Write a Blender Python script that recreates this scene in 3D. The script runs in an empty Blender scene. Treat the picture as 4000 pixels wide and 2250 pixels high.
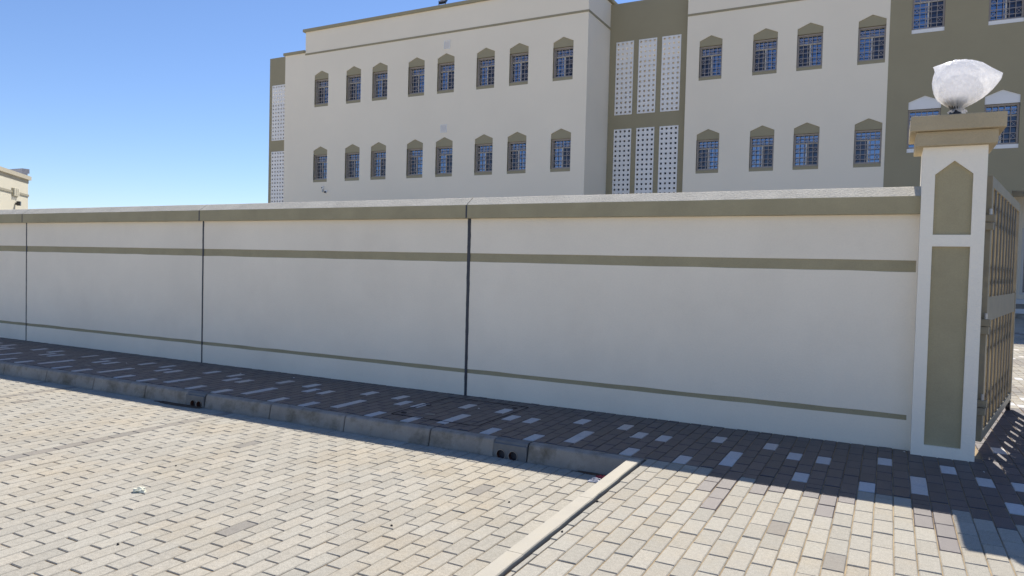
import bpy, math, random
from mathutils import Vector, Matrix, noise
from mathutils.geometry import tessellate_polygon
random.seed(7)
R = math.radians
S = bpy.context.scene
C = S.collection

# ------------------------------------------------------------------ camera
cam_d = bpy.data.cameras.new("camera")
cam = bpy.data.objects.new("camera", cam_d)
C.objects.link(cam)
S.camera = cam
cam_d.sensor_width = 36.0
cam_d.lens = 2801.0 / 4000.0 * 36.0
cam_d.clip_start = 0.05
cam_d.clip_end = 4000
CAM = Vector((0.163, -6.432, 1.368))
r_ = Vector((0.88424, 0.466337, 0.025492)).normalized()
f_ = Vector((-0.465589, 0.884481, -0.030346)).normalized()
u_ = r_.cross(f_).normalized()
cam.matrix_world = Matrix(((r_.x, u_.x, -f_.x, CAM.x), (r_.y, u_.y, -f_.y, CAM.y),
                           (r_.z, u_.z, -f_.z, CAM.z), (0, 0, 0, 1)))

# ------------------------------------------------------------------ light
SUN = Vector((-0.115, 0.771, 1.0)).normalized()          # towards the sun
elev = math.asin(SUN.z)
azim = math.atan2(SUN.x, SUN.y)
W = bpy.data.worlds.new("World")
S.world = W
W.use_nodes = True
nt = W.node_tree
nt.nodes.clear()
sky = nt.nodes.new("ShaderNodeTexSky")
sky.sky_type = 'NISHITA'
sky.sun_disc = False
sky.sun_elevation = elev
sky.sun_rotation = azim
sky.altitude = 0
sky.air_density = 0.93
sky.dust_density = 0.0
sky.ozone_density = 9.0
bg = nt.nodes.new("ShaderNodeBackground")
bg.inputs[1].default_value = 0.113
wo = nt.nodes.new("ShaderNodeOutputWorld")
wb = nt.nodes.new("ShaderNodeVectorMath")          # white balance of the whole sky
wb.operation = 'MULTIPLY'
wb.inputs[1].default_value = (1.04, 0.918, 0.90)
nt.links.new(sky.outputs[0], wb.inputs[0])
nt.links.new(wb.outputs[0], bg.inputs[0])
nt.links.new(bg.outputs[0], wo.inputs[0])
sd = bpy.data.lights.new("sun", 'SUN')
sd.energy = 4.7
sd.angle = R(0.53)
sd.color = (1.0, 0.935, 0.83)
so = bpy.data.objects.new("sun", sd)
C.objects.link(so)
so.rotation_euler = SUN.to_track_quat('Z', 'Y').to_euler()
so.location = (0, 0, 30)
vs = S.view_settings
vs.view_transform = 'Standard'
vs.look = 'None'
vs.gamma = 1
vs.use_curve_mapping = False
vs.exposure = 0.52
S.cycles.max_bounces = 12
S.cycles.transmission_bounces = 10
S.cycles.diffuse_bounces = 6
S.cycles.glossy_bounces = 4
S.cycles.transparent_max_bounces = 12


# ------------------------------------------------------------------ materials
def mat(name, col, rough=0.8, spec=0.5, metal=0.0, var=0.05, vscale=1.5, bump=0.0, bscale=200.0,
        bdist=0.004, speck=0.0, sscale=500.0, tint=None, tscale=0.6, tamt=0.0):
    """principled + large mottling + fine speckle + fine relief, all procedural (object-independent position)"""
    m = bpy.data.materials.new(name)
    m.use_nodes = True
    t = m.node_tree
    N, L = t.nodes, t.links
    b = N["Principled BSDF"]
    b.inputs["Roughness"].default_value = rough
    b.inputs["Metallic"].default_value = metal
    b.inputs["Specular IOR Level"].default_value = spec
    geo = N.new("ShaderNodeNewGeometry")
    pos = geo.outputs["Position"]
    cur = None

    def nz(scale, detail, rgh=0.6):
        n = N.new("ShaderNodeTexNoise")
        n.inputs["Scale"].default_value = scale
        n.inputs["Detail"].default_value = detail
        n.inputs["Roughness"].default_value = rgh
        L.new(pos, n.inputs["Vector"])
        return n.outputs["Fac"]

    def ramp(fac, lo, hi, a=0.3, z=0.7):
        mr = N.new("ShaderNodeMapRange")
        mr.inputs[1].default_value = a
        mr.inputs[2].default_value = z
        mr.inputs[3].default_value = lo
        mr.inputs[4].default_value = hi
        L.new(fac, mr.inputs[0])
        return mr.outputs[0]

    def mul(a, bb):
        mm = N.new("ShaderNodeMath")
        mm.operation = 'MULTIPLY'
        L.new(a, mm.inputs[0])
        L.new(bb, mm.inputs[1])
        return mm.outputs[0]
    fac = ramp(nz(vscale, 5), 1 - var, 1 + var)
    if speck:
        fac = mul(fac, ramp(nz(sscale, 2, 0.8), 1 - speck, 1 + speck * 0.5, 0.3, 0.62))
    base = N.new("ShaderNodeRGB")
    base.outputs[0].default_value = (*col, 1)
    cur = base.outputs[0]
    if tint:
        mx = N.new("ShaderNodeMix")
        mx.data_type = 'RGBA'
        mx.inputs[7].default_value = (*tint, 1)
        L.new(cur, mx.inputs[6])
        L.new(ramp(nz(tscale, 6, 0.7), 0, tamt, 0.48, 0.72), mx.inputs[0])
        cur = mx.outputs[2]
    vm = N.new("ShaderNodeVectorMath")
    vm.operation = 'SCALE'
    L.new(cur, vm.inputs[0])
    L.new(fac, vm.inputs["Scale"])
    L.new(vm.outputs[0], b.inputs["Base Color"])
    if bump:
        bp = N.new("ShaderNodeBump")
        bp.inputs["Strength"].default_value = bump
        bp.inputs["Distance"].default_value = bdist
        L.new(nz(bscale, 4, 0.65), bp.inputs["Height"])
        L.new(bp.outputs[0], b.inputs["Normal"])
    m["_vm"] = 1
    return m


def paver_mat(name, col, rough, spec, cellvar=0.12, speck=0.18, tint=(0.42, 0.33, 0.2), tamt=0.0, hue=0.05):
    m = mat(name, col, rough, spec, var=0.10, vscale=48, bump=0.6, bscale=420, bdist=0.002, speck=speck,
            sscale=230, tint=tint, tscale=1.2, tamt=tamt)
    t = m.node_tree
    N, L = t.nodes, t.links
    b = N["Principled BSDF"]
    geo = [n for n in N if n.type == 'NEW_GEOMETRY'][0]
    sp = N.new("ShaderNodeSeparateXYZ")
    L.new(geo.outputs["Position"], sp.inputs[0])

    def M(op, a, bb=None):
        n = N.new("ShaderNodeMath")
        n.operation = op
        for i, v in enumerate((a, bb)):
            if v is None:
                continue
            if isinstance(v, (int, float)):
                n.inputs[i].default_value = v
            else:
                L.new(v, n.inputs[i])
        return n.outputs[0]
    c = M('FLOOR', M('DIVIDE', M('SUBTRACT', sp.outputs[0], 0.03), 0.1))
    par = M('MULTIPLY', M('FRACT', M('MULTIPLY', c, 0.5)), 2.0)
    rr = M('FLOOR', M('DIVIDE', M('SUBTRACT', M('ADD', sp.outputs[1], 0.71125), M('MULTIPLY', par, 0.11)), 0.2225))
    cb = N.new("ShaderNodeCombineXYZ")
    L.new(c, cb.inputs[0])
    L.new(rr, cb.inputs[1])
    wn = N.new("ShaderNodeTexWhiteNoise")
    wn.noise_dimensions = '2D'
    L.new(cb.outputs[0], wn.inputs["Vector"])
    f = M('ADD', M('MULTIPLY', M('SUBTRACT', wn.outputs["Value"], 0.5), 2 * cellvar), 1.0)
    vm = [n for n in N if n.type == 'VECT_MATH'][0]
    v2 = N.new("ShaderNodeVectorMath")
    v2.operation = 'SCALE'
    L.new(vm.outputs[0], v2.inputs[0])
    L.new(f, v2.inputs["Scale"])
    # slight hue drift from paver to paver
    v3 = N.new("ShaderNodeVectorMath")
    v3.operation = 'MULTIPLY_ADD'
    mx = N.new("ShaderNodeMix")
    mx.data_type = 'RGBA'
    mx.inputs[6].default_value = (1 + hue, 1.0, 1 - hue, 1)
    mx.inputs[7].default_value = (1 - hue, 1.0, 1 + hue, 1)
    s2 = N.new("ShaderNodeSeparateColor")
    L.new(wn.outputs["Color"], s2.inputs[0])
    L.new(s2.outputs[1], mx.inputs[0])
    v3.inputs[2].default_value = (0, 0, 0)
    L.new(v2.outputs[0], v3.inputs[0])
    L.new(mx.outputs[2], v3.inputs[1])
    L.new(v3.outputs[0], b.inputs["Base Color"])
    return m


def far_paver_mat(name, col):
    """paved surface beyond the pieces: a paler tone to bounce more light, joints as fine relief and dirt"""
    m = paver_mat(name, col, 0.75, 0.4, tamt=0.25)
    return m


OLIVE = (0.33, 0.295, 0.20)
M_wall = mat("wall_paint_cream", (0.94, 0.84, 0.685), 0.85, 0.3, var=0.045, vscale=0.8, bump=0.55, bscale=75, bdist=0.004,
             speck=0.02, sscale=60, tint=(0.66, 0.56, 0.44), tscale=1.1, tamt=0.14)
M_wallw = mat("pillar_paint_white", (0.95, 0.88, 0.75), 0.85, 0.3, var=0.03, vscale=1.5, bump=0.9, bscale=60, bdist=0.006)
M_olive = mat("wall_paint_olive", (0.40, 0.345, 0.215), 0.8, 0.35, var=0.08, vscale=3, bump=0.8, bscale=70, bdist=0.005, speck=0.06, sscale=120)
M_ctop = mat("coping_top_paint", (0.52, 0.49, 0.42), 0.9, 0.2, var=0.12, vscale=2.5, bump=1.0, bscale=55, bdist=0.008, speck=0.2,
             sscale=90)
M_seal = mat("joint_sealant", (0.045, 0.047, 0.058), 0.55, 0.5, var=0.15, vscale=20, bump=0.6, bscale=60)
M_bwall = mat("building_paint_cream", (0.84, 0.77, 0.645), 0.85, 0.3, var=0.03, vscale=0.25, bump=0.25, bscale=40)
M_bolive = mat("building_paint_olive", OLIVE, 0.8, 0.3, var=0.05, vscale=0.5, bump=0.25, bscale=40)
M_bwhite = mat("building_trim_white", (0.80, 0.80, 0.80), 0.7, 0.3, var=0.03, bump=0.1)
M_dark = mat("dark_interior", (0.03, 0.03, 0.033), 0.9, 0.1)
M_grille = mat("grille_grey_paint", (0.33, 0.29, 0.265), 0.45, 0.5, var=0.05, vscale=5)
M_alu = mat("aluminium_frame_white", (0.66, 0.63, 0.58), 0.4, 0.5, var=0.03)
M_gate = mat("gate_paint_taupe", (0.25, 0.215, 0.145), 0.38, 0.5, var=0.12, vscale=4, bump=0.1, bscale=30, tint=(0.11, 0.10, 0.10), tscale=6,
             tamt=0.5)
M_kerb = mat("kerb_concrete", (0.30, 0.275, 0.24), 0.75, 0.45, var=0.2, vscale=3.5, bump=0.5, bscale=160, speck=0.12, sscale=200,
             tint=(0.115, 0.095, 0.06), tscale=5.5, tamt=0.85)
M_kerbd = mat("drain_block_concrete", (0.17, 0.17, 0.165), 0.7, 0.45, var=0.2, vscale=6, bump=0.6, bscale=120)
M_edge = mat("edging_concrete", (0.42, 0.39, 0.325), 0.7, 0.4, var=0.1, vscale=5, bump=0.5, bscale=260, speck=0.08, sscale=350,
             tint=(0.32, 0.28, 0.2), tscale=5, tamt=0.35)
M_sand = mat("joint_sand", (0.38, 0.30, 0.195), 0.95, 0.1, var=0.25, vscale=7, bump=0.8, bscale=350, speck=0.3, sscale=300,
             tint=(0.10, 0.08, 0.065), tscale=3.0, tamt=0.8)
M_ground = mat("desert_ground", (0.48, 0.40, 0.29), 0.95, 0.1, var=0.15, vscale=0.2, bump=0.5, bscale=20)
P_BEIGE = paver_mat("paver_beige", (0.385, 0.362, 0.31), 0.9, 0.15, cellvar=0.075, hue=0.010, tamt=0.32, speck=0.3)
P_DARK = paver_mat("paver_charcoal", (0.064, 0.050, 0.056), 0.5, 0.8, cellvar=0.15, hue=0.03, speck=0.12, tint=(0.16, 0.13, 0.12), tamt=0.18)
P_WHITE = paver_mat("paver_white", (0.54, 0.53, 0.52), 0.6, 0.4, cellvar=0.06, speck=0.1, tamt=0.08, tint=(0.3, 0.27, 0.24))
P_GREY = paver_mat("paver_grey", (0.255, 0.235, 0.205), 0.8, 0.3, cellvar=0.05, hue=0.02, tamt=0.1)
PM = {'b': P_BEIGE, 'd': P_DARK, 'w': P_WHITE, 'g': P_GREY}
M_pipe = mat("pipe_red_brown", (0.12, 0.045, 0.03), 0.45, 0.5)
M_pipee = mat("pipe_rim", (0.45, 0.40, 0.33), 0.6, 0.4)
M_steel = mat("galvanised_steel", (0.42, 0.42, 0.42), 0.4, 0.6, metal=0.7)
M_black = mat("black_plastic", (0.02, 0.02, 0.025), 0.35, 0.5)
M_litw = mat("crumpled_foam_white", (0.78, 0.77, 0.62), 0.8, 0.3, var=0.1, vscale=30, tint=(0.5, 0.45, 0.25), tscale=25, tamt=0.7)
M_red = mat("wrapper_red", (0.32, 0.02, 0.03), 0.3, 0.6)
M_wrapw = mat("wrapper_white", (0.70, 0.68, 0.68), 0.3, 0.6, tint=(0.08, 0.08, 0.1), tscale=55, tamt=1.0)
M_soil = mat("washed_soil", (0.12, 0.085, 0.06), 0.95, 0.1, var=0.3, vscale=20, bump=1, bscale=90)
M_fleck = mat("paint_fleck_white", (0.75, 0.75, 0.74), 0.7, 0.3)
M_pebble = mat("dark_pebble", (0.05, 0.045, 0.04), 0.8, 0.3)


def glass(name, col, spec_mix, rough=0.03):
    m = bpy.data.materials.new(name)
    m.use_nodes = True
    t = m.node_tree
    N, L = t.nodes, t.links
    N.clear()
    o = N.new("ShaderNodeOutputMaterial")
    d = N.new("ShaderNodeBsdfDiffuse")
    d.inputs[0].default_value = (*col, 1)
    g = N.new("ShaderNodeBsdfGlossy")
    g.inputs[0].default_value = (0.50, 0.62, 0.82, 1)
    g.inputs[1].default_value = rough
    mx = N.new("ShaderNodeMixShader")
    mx.inputs[0].default_value = spec_mix
    L.new(d.outputs[0], mx.inputs[1])
    L.new(g.outputs[0], mx.inputs[2])
    L.new(mx.outputs[0], o.inputs[0])
    return m


G_SKY = glass("reflective_blue_glass", (0.01, 0.011, 0.014), 0.42)
G_MESH = glass("glass_behind_insect_mesh", (0.035, 0.038, 0.05), 0.10, 0.15)


def bag_mat():
    m = bpy.data.materials.new("thin_plastic_film")
    m.use_nodes = True
    t = m.node_tree
    N, L = t.nodes, t.links
    N.clear()
    o = N.new("ShaderNodeOutputMaterial")
    tr = N.new("ShaderNodeBsdfTranslucent")
    tr.inputs[0].default_value = (0.94, 0.94, 0.95, 1)
    df = N.new("ShaderNodeBsdfPrincipled")
    df.inputs["Base Color"].default_value = (0.94, 0.94, 0.95, 1)
    df.inputs["Roughness"].default_value = 0.22
    tp = N.new("ShaderNodeBsdfTransparent")
    m1 = N.new("ShaderNodeMixShader")
    m1.inputs[0].default_value = 0.7
    m2 = N.new("ShaderNodeMixShader")
    nz = N.new("ShaderNodeTexNoise")
    nz.inputs["Scale"].default_value = 22
    nz.inputs["Detail"].default_value = 6
    nz.inputs["Distortion"].default_value = 1.5
    ge = N.new("ShaderNodeNewGeometry")
    L.new(ge.outputs["Position"], nz.inputs["Vector"])
    mr = N.new("ShaderNodeMapRange")
    mr.inputs[1].default_value = 0.3
    mr.inputs[2].default_value = 0.7
    mr.inputs[3].default_value = 0.08
    mr.inputs[4].default_value = 0.34
    L.new(nz.outputs["Fac"], mr.inputs[0])
    bp = N.new("ShaderNodeBump")
    bp.inputs["Strength"].default_value = 0.35
    bp.inputs["Distance"].default_value = 0.008
    L.new(nz.outputs["Fac"], bp.inputs["Height"])
    L.new(bp.outputs[0], df.inputs["Normal"])
    L.new(bp.outputs[0], tr.inputs["Normal"])
    L.new(df.outputs[0], m1.inputs[1])
    L.new(tr.outputs[0], m1.inputs[2])
    L.new(mr.outputs[0], m2.inputs[0])
    L.new(m1.outputs[0], m2.inputs[1])
    L.new(tp.outputs[0], m2.inputs[2])
    L.new(m2.outputs[0], o.inputs[0])
    return m


M_bag = bag_mat()
M_globe = mat("opal_globe", (0.9, 0.9, 0.92), 0.25, 0.5, var=0.0)
_t = M_globe.node_tree
_tr = _t.nodes.new("ShaderNodeBsdfTranslucent")
_tr.inputs[0].default_value = (0.92, 0.92, 0.95, 1)
_mx = _t.nodes.new("ShaderNodeMixShader")
_mx.inputs[0].default_value = 0.7
_t.links.new(_t.nodes["Principled BSDF"].outputs[0], _mx.inputs[1])
_t.links.new(_tr.outputs[0], _mx.inputs[2])
_tp = _t.nodes.new("ShaderNodeBsdfTransparent")
_m2 = _t.nodes.new("ShaderNodeMixShader")
_m2.inputs[0].default_value = 0.38
_t.links.new(_mx.outputs[0], _m2.inputs[1])
_t.links.new(_tp.outputs[0], _m2.inputs[2])
_t.links.new(_m2.outputs[0], _t.nodes["Material Output"].inputs[0])


# ------------------------------------------------------------------ mesh helpers
class MB:
    def __init__(s):
        s.v, s.f, s.mi, s.ms = [], [], [], []

    def m(s, mt):
        if mt not in s.ms:
            s.ms.append(mt)
        return s.ms.index(mt)

    def add(s, vs, fs, mt=None):
        o = len(s.v)
        k = s.m(mt) if mt else 0
        s.v += [tuple(v) for v in vs]
        s.f += [tuple(i + o for i in f) for f in fs]
        s.mi += [k] * len(fs)
        return s

    def box(s, x0, x1, y0, y1, z0, z1, mt=None, M=None):
        v = [(x, y, z) for z in (z0, z1) for y in (y0, y1) for x in (x0, x1)]
        if M:
            v = [tuple(M @ Vector(p)) for p in v]
        return s.add(v, [(0, 2, 3, 1), (4, 5, 7, 6), (0, 1, 5, 4), (2, 6, 7, 3), (0, 4, 6, 2), (1, 3, 7, 5)], mt)

    def bar(s, a, b, w, d, mt=None):
        """flat bar from a to b lying in the xz plane: width w across, depth d along y"""
        a, b = Vector(a), Vector(b)
        t = (b - a).normalized()
        y = Vector((0, 1, 0))
        n = t.cross(y).normalized()
        v = []
        for p in (a, b):
            for q in (-1, 1):
                for k in (-1, 1):
                    v.append(p + n * q * w / 2 + y * k * d / 2)
        return s.add(v, [(0, 1, 3, 2), (4, 6, 7, 5), (0, 4, 5, 1), (2, 3, 7, 6), (0, 2, 6, 4), (1, 5, 7, 3)], mt)

    def plate(s, outer, holes, y0, y1, mt=None, back=True):
        """polygon in xz with holes, from y0 (front, facing -y) to y1"""
        loops = [outer] + holes
        tri = tessellate_polygon([[Vector((x, z, 0)) for x, z in l] for l in loops])
        flat = [q for l in loops for q in l]
        n = len(flat)
        vs = [(x, y0, z) for x, z in flat] + [(x, y1, z) for x, z in flat]
        fs = []
        for a, b, c in tri:
            A, B, Cc = flat[a], flat[b], flat[c]
            cr = (B[0] - A[0]) * (Cc[1] - A[1]) - (B[1] - A[1]) * (Cc[0] - A[0])
            if cr < 0:
                a, b, c = a, c, b
            fs.append((a, b, c))
            if back:
                fs.append((a + n, c + n, b + n))
        o = 0
        for li, l in enumerate(loops):
            k = len(l)
            ar = sum(l[i][0] * l[(i + 1) % k][1] - l[(i + 1) % k][0] * l[i][1] for i in range(k))
            ccw = ar > 0
            for i in range(k):
                j = (i + 1) % k
                q = (o + i, o + j, o + j + n, o + i + n)
                flip = ccw if li == 0 else not ccw
                fs.append(tuple(reversed(q)) if flip else q)
            o += k
        return s.add(vs, fs, mt)

    def cyl(s, c, r, h, n=16, mt=None, axis='z', r2=None, cap=True):
        r2 = r if r2 is None else r2
        vs, fs = [], []
        for k, (rr, hh) in enumerate(((r, 0), (r2, h))):
            for i in range(n):
                a = 2 * math.pi * i / n
                p = (rr * math.cos(a), rr * math.sin(a), hh)
                if axis == 'y':
                    p = (p[0], p[2], p[1])
                if axis == 'x':
                    p = (p[2], p[0], p[1])
                vs.append((c[0] + p[0], c[1] + p[1], c[2] + p[2]))
        for i in range(n):
            j = (i + 1) % n
            fs.append((i, j, j + n, i + n))
        if cap:
            fs += [tuple(range(n))[::-1], tuple(range(n, 2 * n))]
        return s.add(vs, fs, mt)

    def lathe(s, c, prof, n=24, mt=None):
        vs, fs = [], []
        for (r, z) in prof:
            for i in range(n):
                a = 2 * math.pi * i / n
                vs.append((c[0] + r * math.cos(a), c[1] + r * math.sin(a), c[2] + z))
        for k in range(len(prof) - 1):
            for i in range(n):
                j = (i + 1) % n
                fs.append((k * n + i, k * n + j, (k + 1) * n + j, (k + 1) * n + i))
        return s.add(vs, fs, mt)

    def mesh(s, name, mt=None):
        me = bpy.data.meshes.new(name)
        me.from_pydata(s.v, [], s.f)
        ms = s.ms or [mt]
        for q in ms:
            me.materials.append(q)
        if s.ms:
            me.polygons.foreach_set("material_index", s.mi)
        me.update()
        return me

    def build(s, name, mt=None, parent=None, bevel=0.0, smooth=False, loc=None):
        if mt and not s.ms:
            s.ms = [mt]
        o = bpy.data.objects.new(name, s.mesh(name, mt))
        C.objects.link(o)
        if parent:
            o.parent = parent
        if loc:
            o.location = loc
        if bevel:
            b = o.modifiers.new("bevel", 'BEVEL')
            b.width = bevel
            b.segments = 2
            b.limit_method = 'ANGLE'
            b.angle_limit = R(40)
        if smooth:
            for p in o.data.polygons:
                p.use_smooth = True
        return o


def tag(o, label, cat, group=None):
    o["label"] = label
    o["category"] = cat
    if group:
        o["group"] = group
    return o


def thing(name, label, cat, loc=(0, 0, 0), rz=0.0, group=None):
    o = bpy.data.objects.new(name, None)
    C.objects.link(o)
    o.location = loc
    o.rotation_euler = (0, 0, rz)
    return tag(o, label, cat, group)


def struct(o):
    o["kind"] = "structure"
    return o


def copy_tree(o, parent):
    c = o.copy()
    C.objects.link(c)
    c.parent = parent
    for ch in o.children:
        copy_tree(ch, c)
    return c


def proj(p):
    d = Vector(p) - CAM
    z = d.dot(f_)
    if z < 0.1:
        return None
    return (0.5 + d.dot(r_) / z * 0.70025, 0.5 - d.dot(u_) / z * 0.70025 * 16 / 9)


# ================================================================== SETTING: ground
g = struct(MB().box(-900, 900, -900, 900, -0.5, -0.26, M_ground).build("ground"))
HK = 0.1375
P_FAR = far_paver_mat("paved_surface_far", (0.45, 0.42, 0.35))  # paler than the near pavers, so the mostly unseen paving bounces more light


def strip_right(y):
    return -1.356 + (-1.56 - y) * 0.0213


# ---- pavers
def paver_mesh(mt, i, lx=0.0950, ly=0.2160, ch=0.0045, dp=0.03):
    rnd = random.Random(i)
    vs = []
    for (z, k) in ((-dp, 0), (-ch, 0), (0, ch)):
        for sx, sy in ((-1, -1), (1, -1), (1, 1), (-1, 1)):
            vs.append((sx * (lx / 2 - k) + rnd.uniform(-1, 1) * 0.0006, sy * (ly / 2 - k) + rnd.uniform(-1, 1) * 0.0006, z))
    fs = []
    for r in (0, 4):
        for j in range(4):
            n = (j + 1) % 4
            fs.append((r + j, r + n, r + 4 + n, r + 4 + j))
    fs.append((8, 9, 10, 11))
    return MB().add(vs, fs, mt)


PV = {k: [paver_mesh(m, i + ord(k)) for i in range(4)] for k, m in PM.items()}
PVM = {k: [q.mesh("paver") for q in v] for k, v in PV.items()}
NOMX, NOMY = 0.1, 0.2225


def lay(parent, cells):
    """cells: (x0,x1,y0,y1,z,type).  The 300 that show largest become single parts, the rest one joined part."""
    rows = []
    for (x0, x1, y0, y1, z, ty) in cells:
        q = [proj((a, b, z)) for a, b in ((x0, y0), (x1, y0), (x1, y1), (x0, y1))]
        if None in q:
            ar = 0
        else:
            ar = 0.5 * abs(sum(q[i][0] * q[(i + 1) % 4][1] - q[(i + 1) % 4][0] * q[i][1] for i in range(4)))
            cx, cy = sum(p[0] for p in q) / 4, sum(p[1] for p in q) / 4
            if not (0 < cx < 1 and 0 < cy < 1):
                ar = 0
        rows.append((ar, x0, x1, y0, y1, z, ty))
    rows.sort(key=lambda r: -r[0])
    rest = MB()
    for n, (ar, x0, x1, y0, y1, z, ty) in enumerate(rows):
        sx, sy = (x1 - x0) / NOMX, (y1 - y0) / NOMY
        if sx < 0.12 or sy < 0.08:
            continue
        k = random.randrange(4)
        cx, cy = (x0 + x1) / 2 + random.uniform(-1, 1) * 0.0007, (y0 + y1) / 2 + random.uniform(-1, 1) * 0.0012
        dz = random.gauss(0, 0.0008)
        rx, ry, rz = random.gauss(0, 0.004), random.gauss(0, 0.006), random.gauss(0, 0.004)
        if n < 300 and ar > 0:
            o = bpy.data.objects.new("paver", PVM[ty][k])
            C.objects.link(o)
            o.parent = parent
            o.location = (cx, cy, z + dz)
            o.rotation_euler = (rx, ry, rz)
            o.scale = (sx, sy, 1)
        else:
            src = PV[ty][k]
            c, s_ = math.cos(rz), math.sin(rz)
            vs = []
            for a, b, h in src.v:
                a *= sx
                b *= sy
                vs.append((cx + a * c - b * s_, cy + a * s_ + b * c, z + dz + h + b * rx - a * ry))
            rest.add(vs, src.f, PM[ty])
    if rest.v:
        o = rest.build("paver", parent=parent)
        o["kind"] = "stuff"


def cells(c0, c1, ya, yb, z, typ, base_e, base_o, xclip=None):
    out = []
    for c in range(c0, c1):
        b = base_e if c % 2 == 0 else base_o
        x0, x1 = 0.03 + 0.1 * c, 0.13 + 0.1 * c
        k = math.floor((ya - b) / 0.2225)
        while True:
            y0 = b + k * 0.2225
            y1 = y0 + 0.2225
            k += 1
            if y0 >= yb:
                break
            a, e = max(y0, ya), min(y1, yb)
            if e - a < 0.03:
                continue
            xx0 = x0
            if xclip:
                xx0 = max(x0, xclip((a + e) / 2))
                if x1 - xx0 < 0.02:
                    continue
            ty = typ(c, (y0 + y1) / 2)
            if ty:
                out.append((xx0, x1, a, e, z, ty))
    return out


BE, BO = -0.71125, -0.60125
ACC = {3: (-0.94, -1.16), 1: (-0.49,), 5: (-0.49,), 7: (-0.72,), 9: (-0.72,), 8: (-1.28,), 0: (-1.28,)}
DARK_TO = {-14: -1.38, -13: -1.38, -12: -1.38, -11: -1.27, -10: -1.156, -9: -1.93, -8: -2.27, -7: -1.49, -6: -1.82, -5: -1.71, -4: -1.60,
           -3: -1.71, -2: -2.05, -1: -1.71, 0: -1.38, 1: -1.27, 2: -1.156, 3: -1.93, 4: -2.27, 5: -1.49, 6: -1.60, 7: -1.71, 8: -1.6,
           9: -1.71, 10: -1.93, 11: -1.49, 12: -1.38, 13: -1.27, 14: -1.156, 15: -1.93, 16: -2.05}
rp = random.Random(3)


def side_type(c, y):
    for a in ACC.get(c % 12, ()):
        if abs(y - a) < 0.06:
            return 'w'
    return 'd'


def cover_cell(c, y):
    return -38.5 < c < -29.5 and -1.2 < y < -0.2


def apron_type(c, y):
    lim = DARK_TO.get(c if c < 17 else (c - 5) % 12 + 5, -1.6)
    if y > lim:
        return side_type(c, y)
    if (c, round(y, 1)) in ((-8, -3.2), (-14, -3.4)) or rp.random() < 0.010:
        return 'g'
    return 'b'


# sidewalk: bed + pavers, y from the kerb's back to the wall
sw = struct(MB().box(-60, -1.362, -1.41, 0.0, -0.25, -0.0065).box(-1.362, 9, -1.41, 0.0, -0.25, -0.0065).build("sidewalk", M_sand))
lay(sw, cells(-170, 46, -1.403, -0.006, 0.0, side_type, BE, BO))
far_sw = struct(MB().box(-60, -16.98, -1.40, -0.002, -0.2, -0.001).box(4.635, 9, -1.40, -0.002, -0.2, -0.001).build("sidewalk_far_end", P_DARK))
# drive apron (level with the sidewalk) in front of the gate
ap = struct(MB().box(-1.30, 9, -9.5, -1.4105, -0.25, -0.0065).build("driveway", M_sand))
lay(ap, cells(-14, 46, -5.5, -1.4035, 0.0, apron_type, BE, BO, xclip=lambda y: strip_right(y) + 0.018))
struct(MB().box(-1.2, 4.628, -9.5, -5.503, -0.2, -0.001).box(4.634, 9, -9.5, -1.41, -0.2, -0.001).build("driveway_far_end", P_FAR))
# parking bay
pk = struct(MB().box(-60, -1.40, -40, -1.505, -0.25, -HK - 0.0065).box(-1.40, 60, -40, -9.5, -0.25, -HK - 0.0065).build("parking_bay", M_sand))


def park_type(c, y):
    if c in (-56, -81, -106, -131):
        return 'g'
    if rp.random() < 0.006:
        return 'g'
    return 'b'


lay(pk, cells(-160, -14, -6.5, -1.512, -HK, park_type, -1.84, -1.73))
struct(MB().box(-60, -15.98, -40, -1.512, -0.24, -HK - 0.001).box(-15.97, -1.42, -40, -6.502, -0.24, -HK - 0.001)
       .box(-1.40, 60, -40, -9.51, -0.24, -HK - 0.001).build("parking_bay_far_side", P_FAR))

# paved yard behind the wall
yd = struct(MB().box(-60, 60, 0.205, 60, -0.25, -0.0065).box(0.769, 60, 0.001, 0.205, -0.25, -0.0065).build("yard_pavement", M_sand))


def yard_type(c, y):
    if y < 2.75:
        if (c, round(y, 1)) == (9, 0.4):
            return 'w'
        return 'd'
    h = random.Random(c * 131 + int(y * 4.5)).random()
    band = math.sin(y * 1.7 + 0.6)
    if h < 0.05:
        return 'w'
    return 'g' if (band > 0.72 or h > 0.93) else 'b'


lay(yd, cells(8, 44, 0.004, 16.0, 0.0, yard_type, BE, BO))
struct(MB().box(4.44, 60, 0.006, 60, -0.2, -0.001).box(-60, 0.82, 0.4, 60, -0.2, -0.001).box(0.83, 4.43, 16.01, 60, -0.2, -0.001).build("yard_far_side", P_FAR))

# ================================================================== kerb
kb = struct(MB().box(-60, -1.362, -1.475, -1.415, -0.3, -0.03).build("kerb", M_seal))


def kerb_prof():
    p = [(-1.411, 0.0)]
    for i in range(7):
        a = R(90 * i / 6 * 0.92)
        p.append((-1.462 - 0.028 * math.sin(a), -0.028 + 0.028 * math.cos(a)))
    p += [(-1.511, -HK - 0.0), (-1.511, -0.22), (-1.411, -0.22)]
    return p


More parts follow.
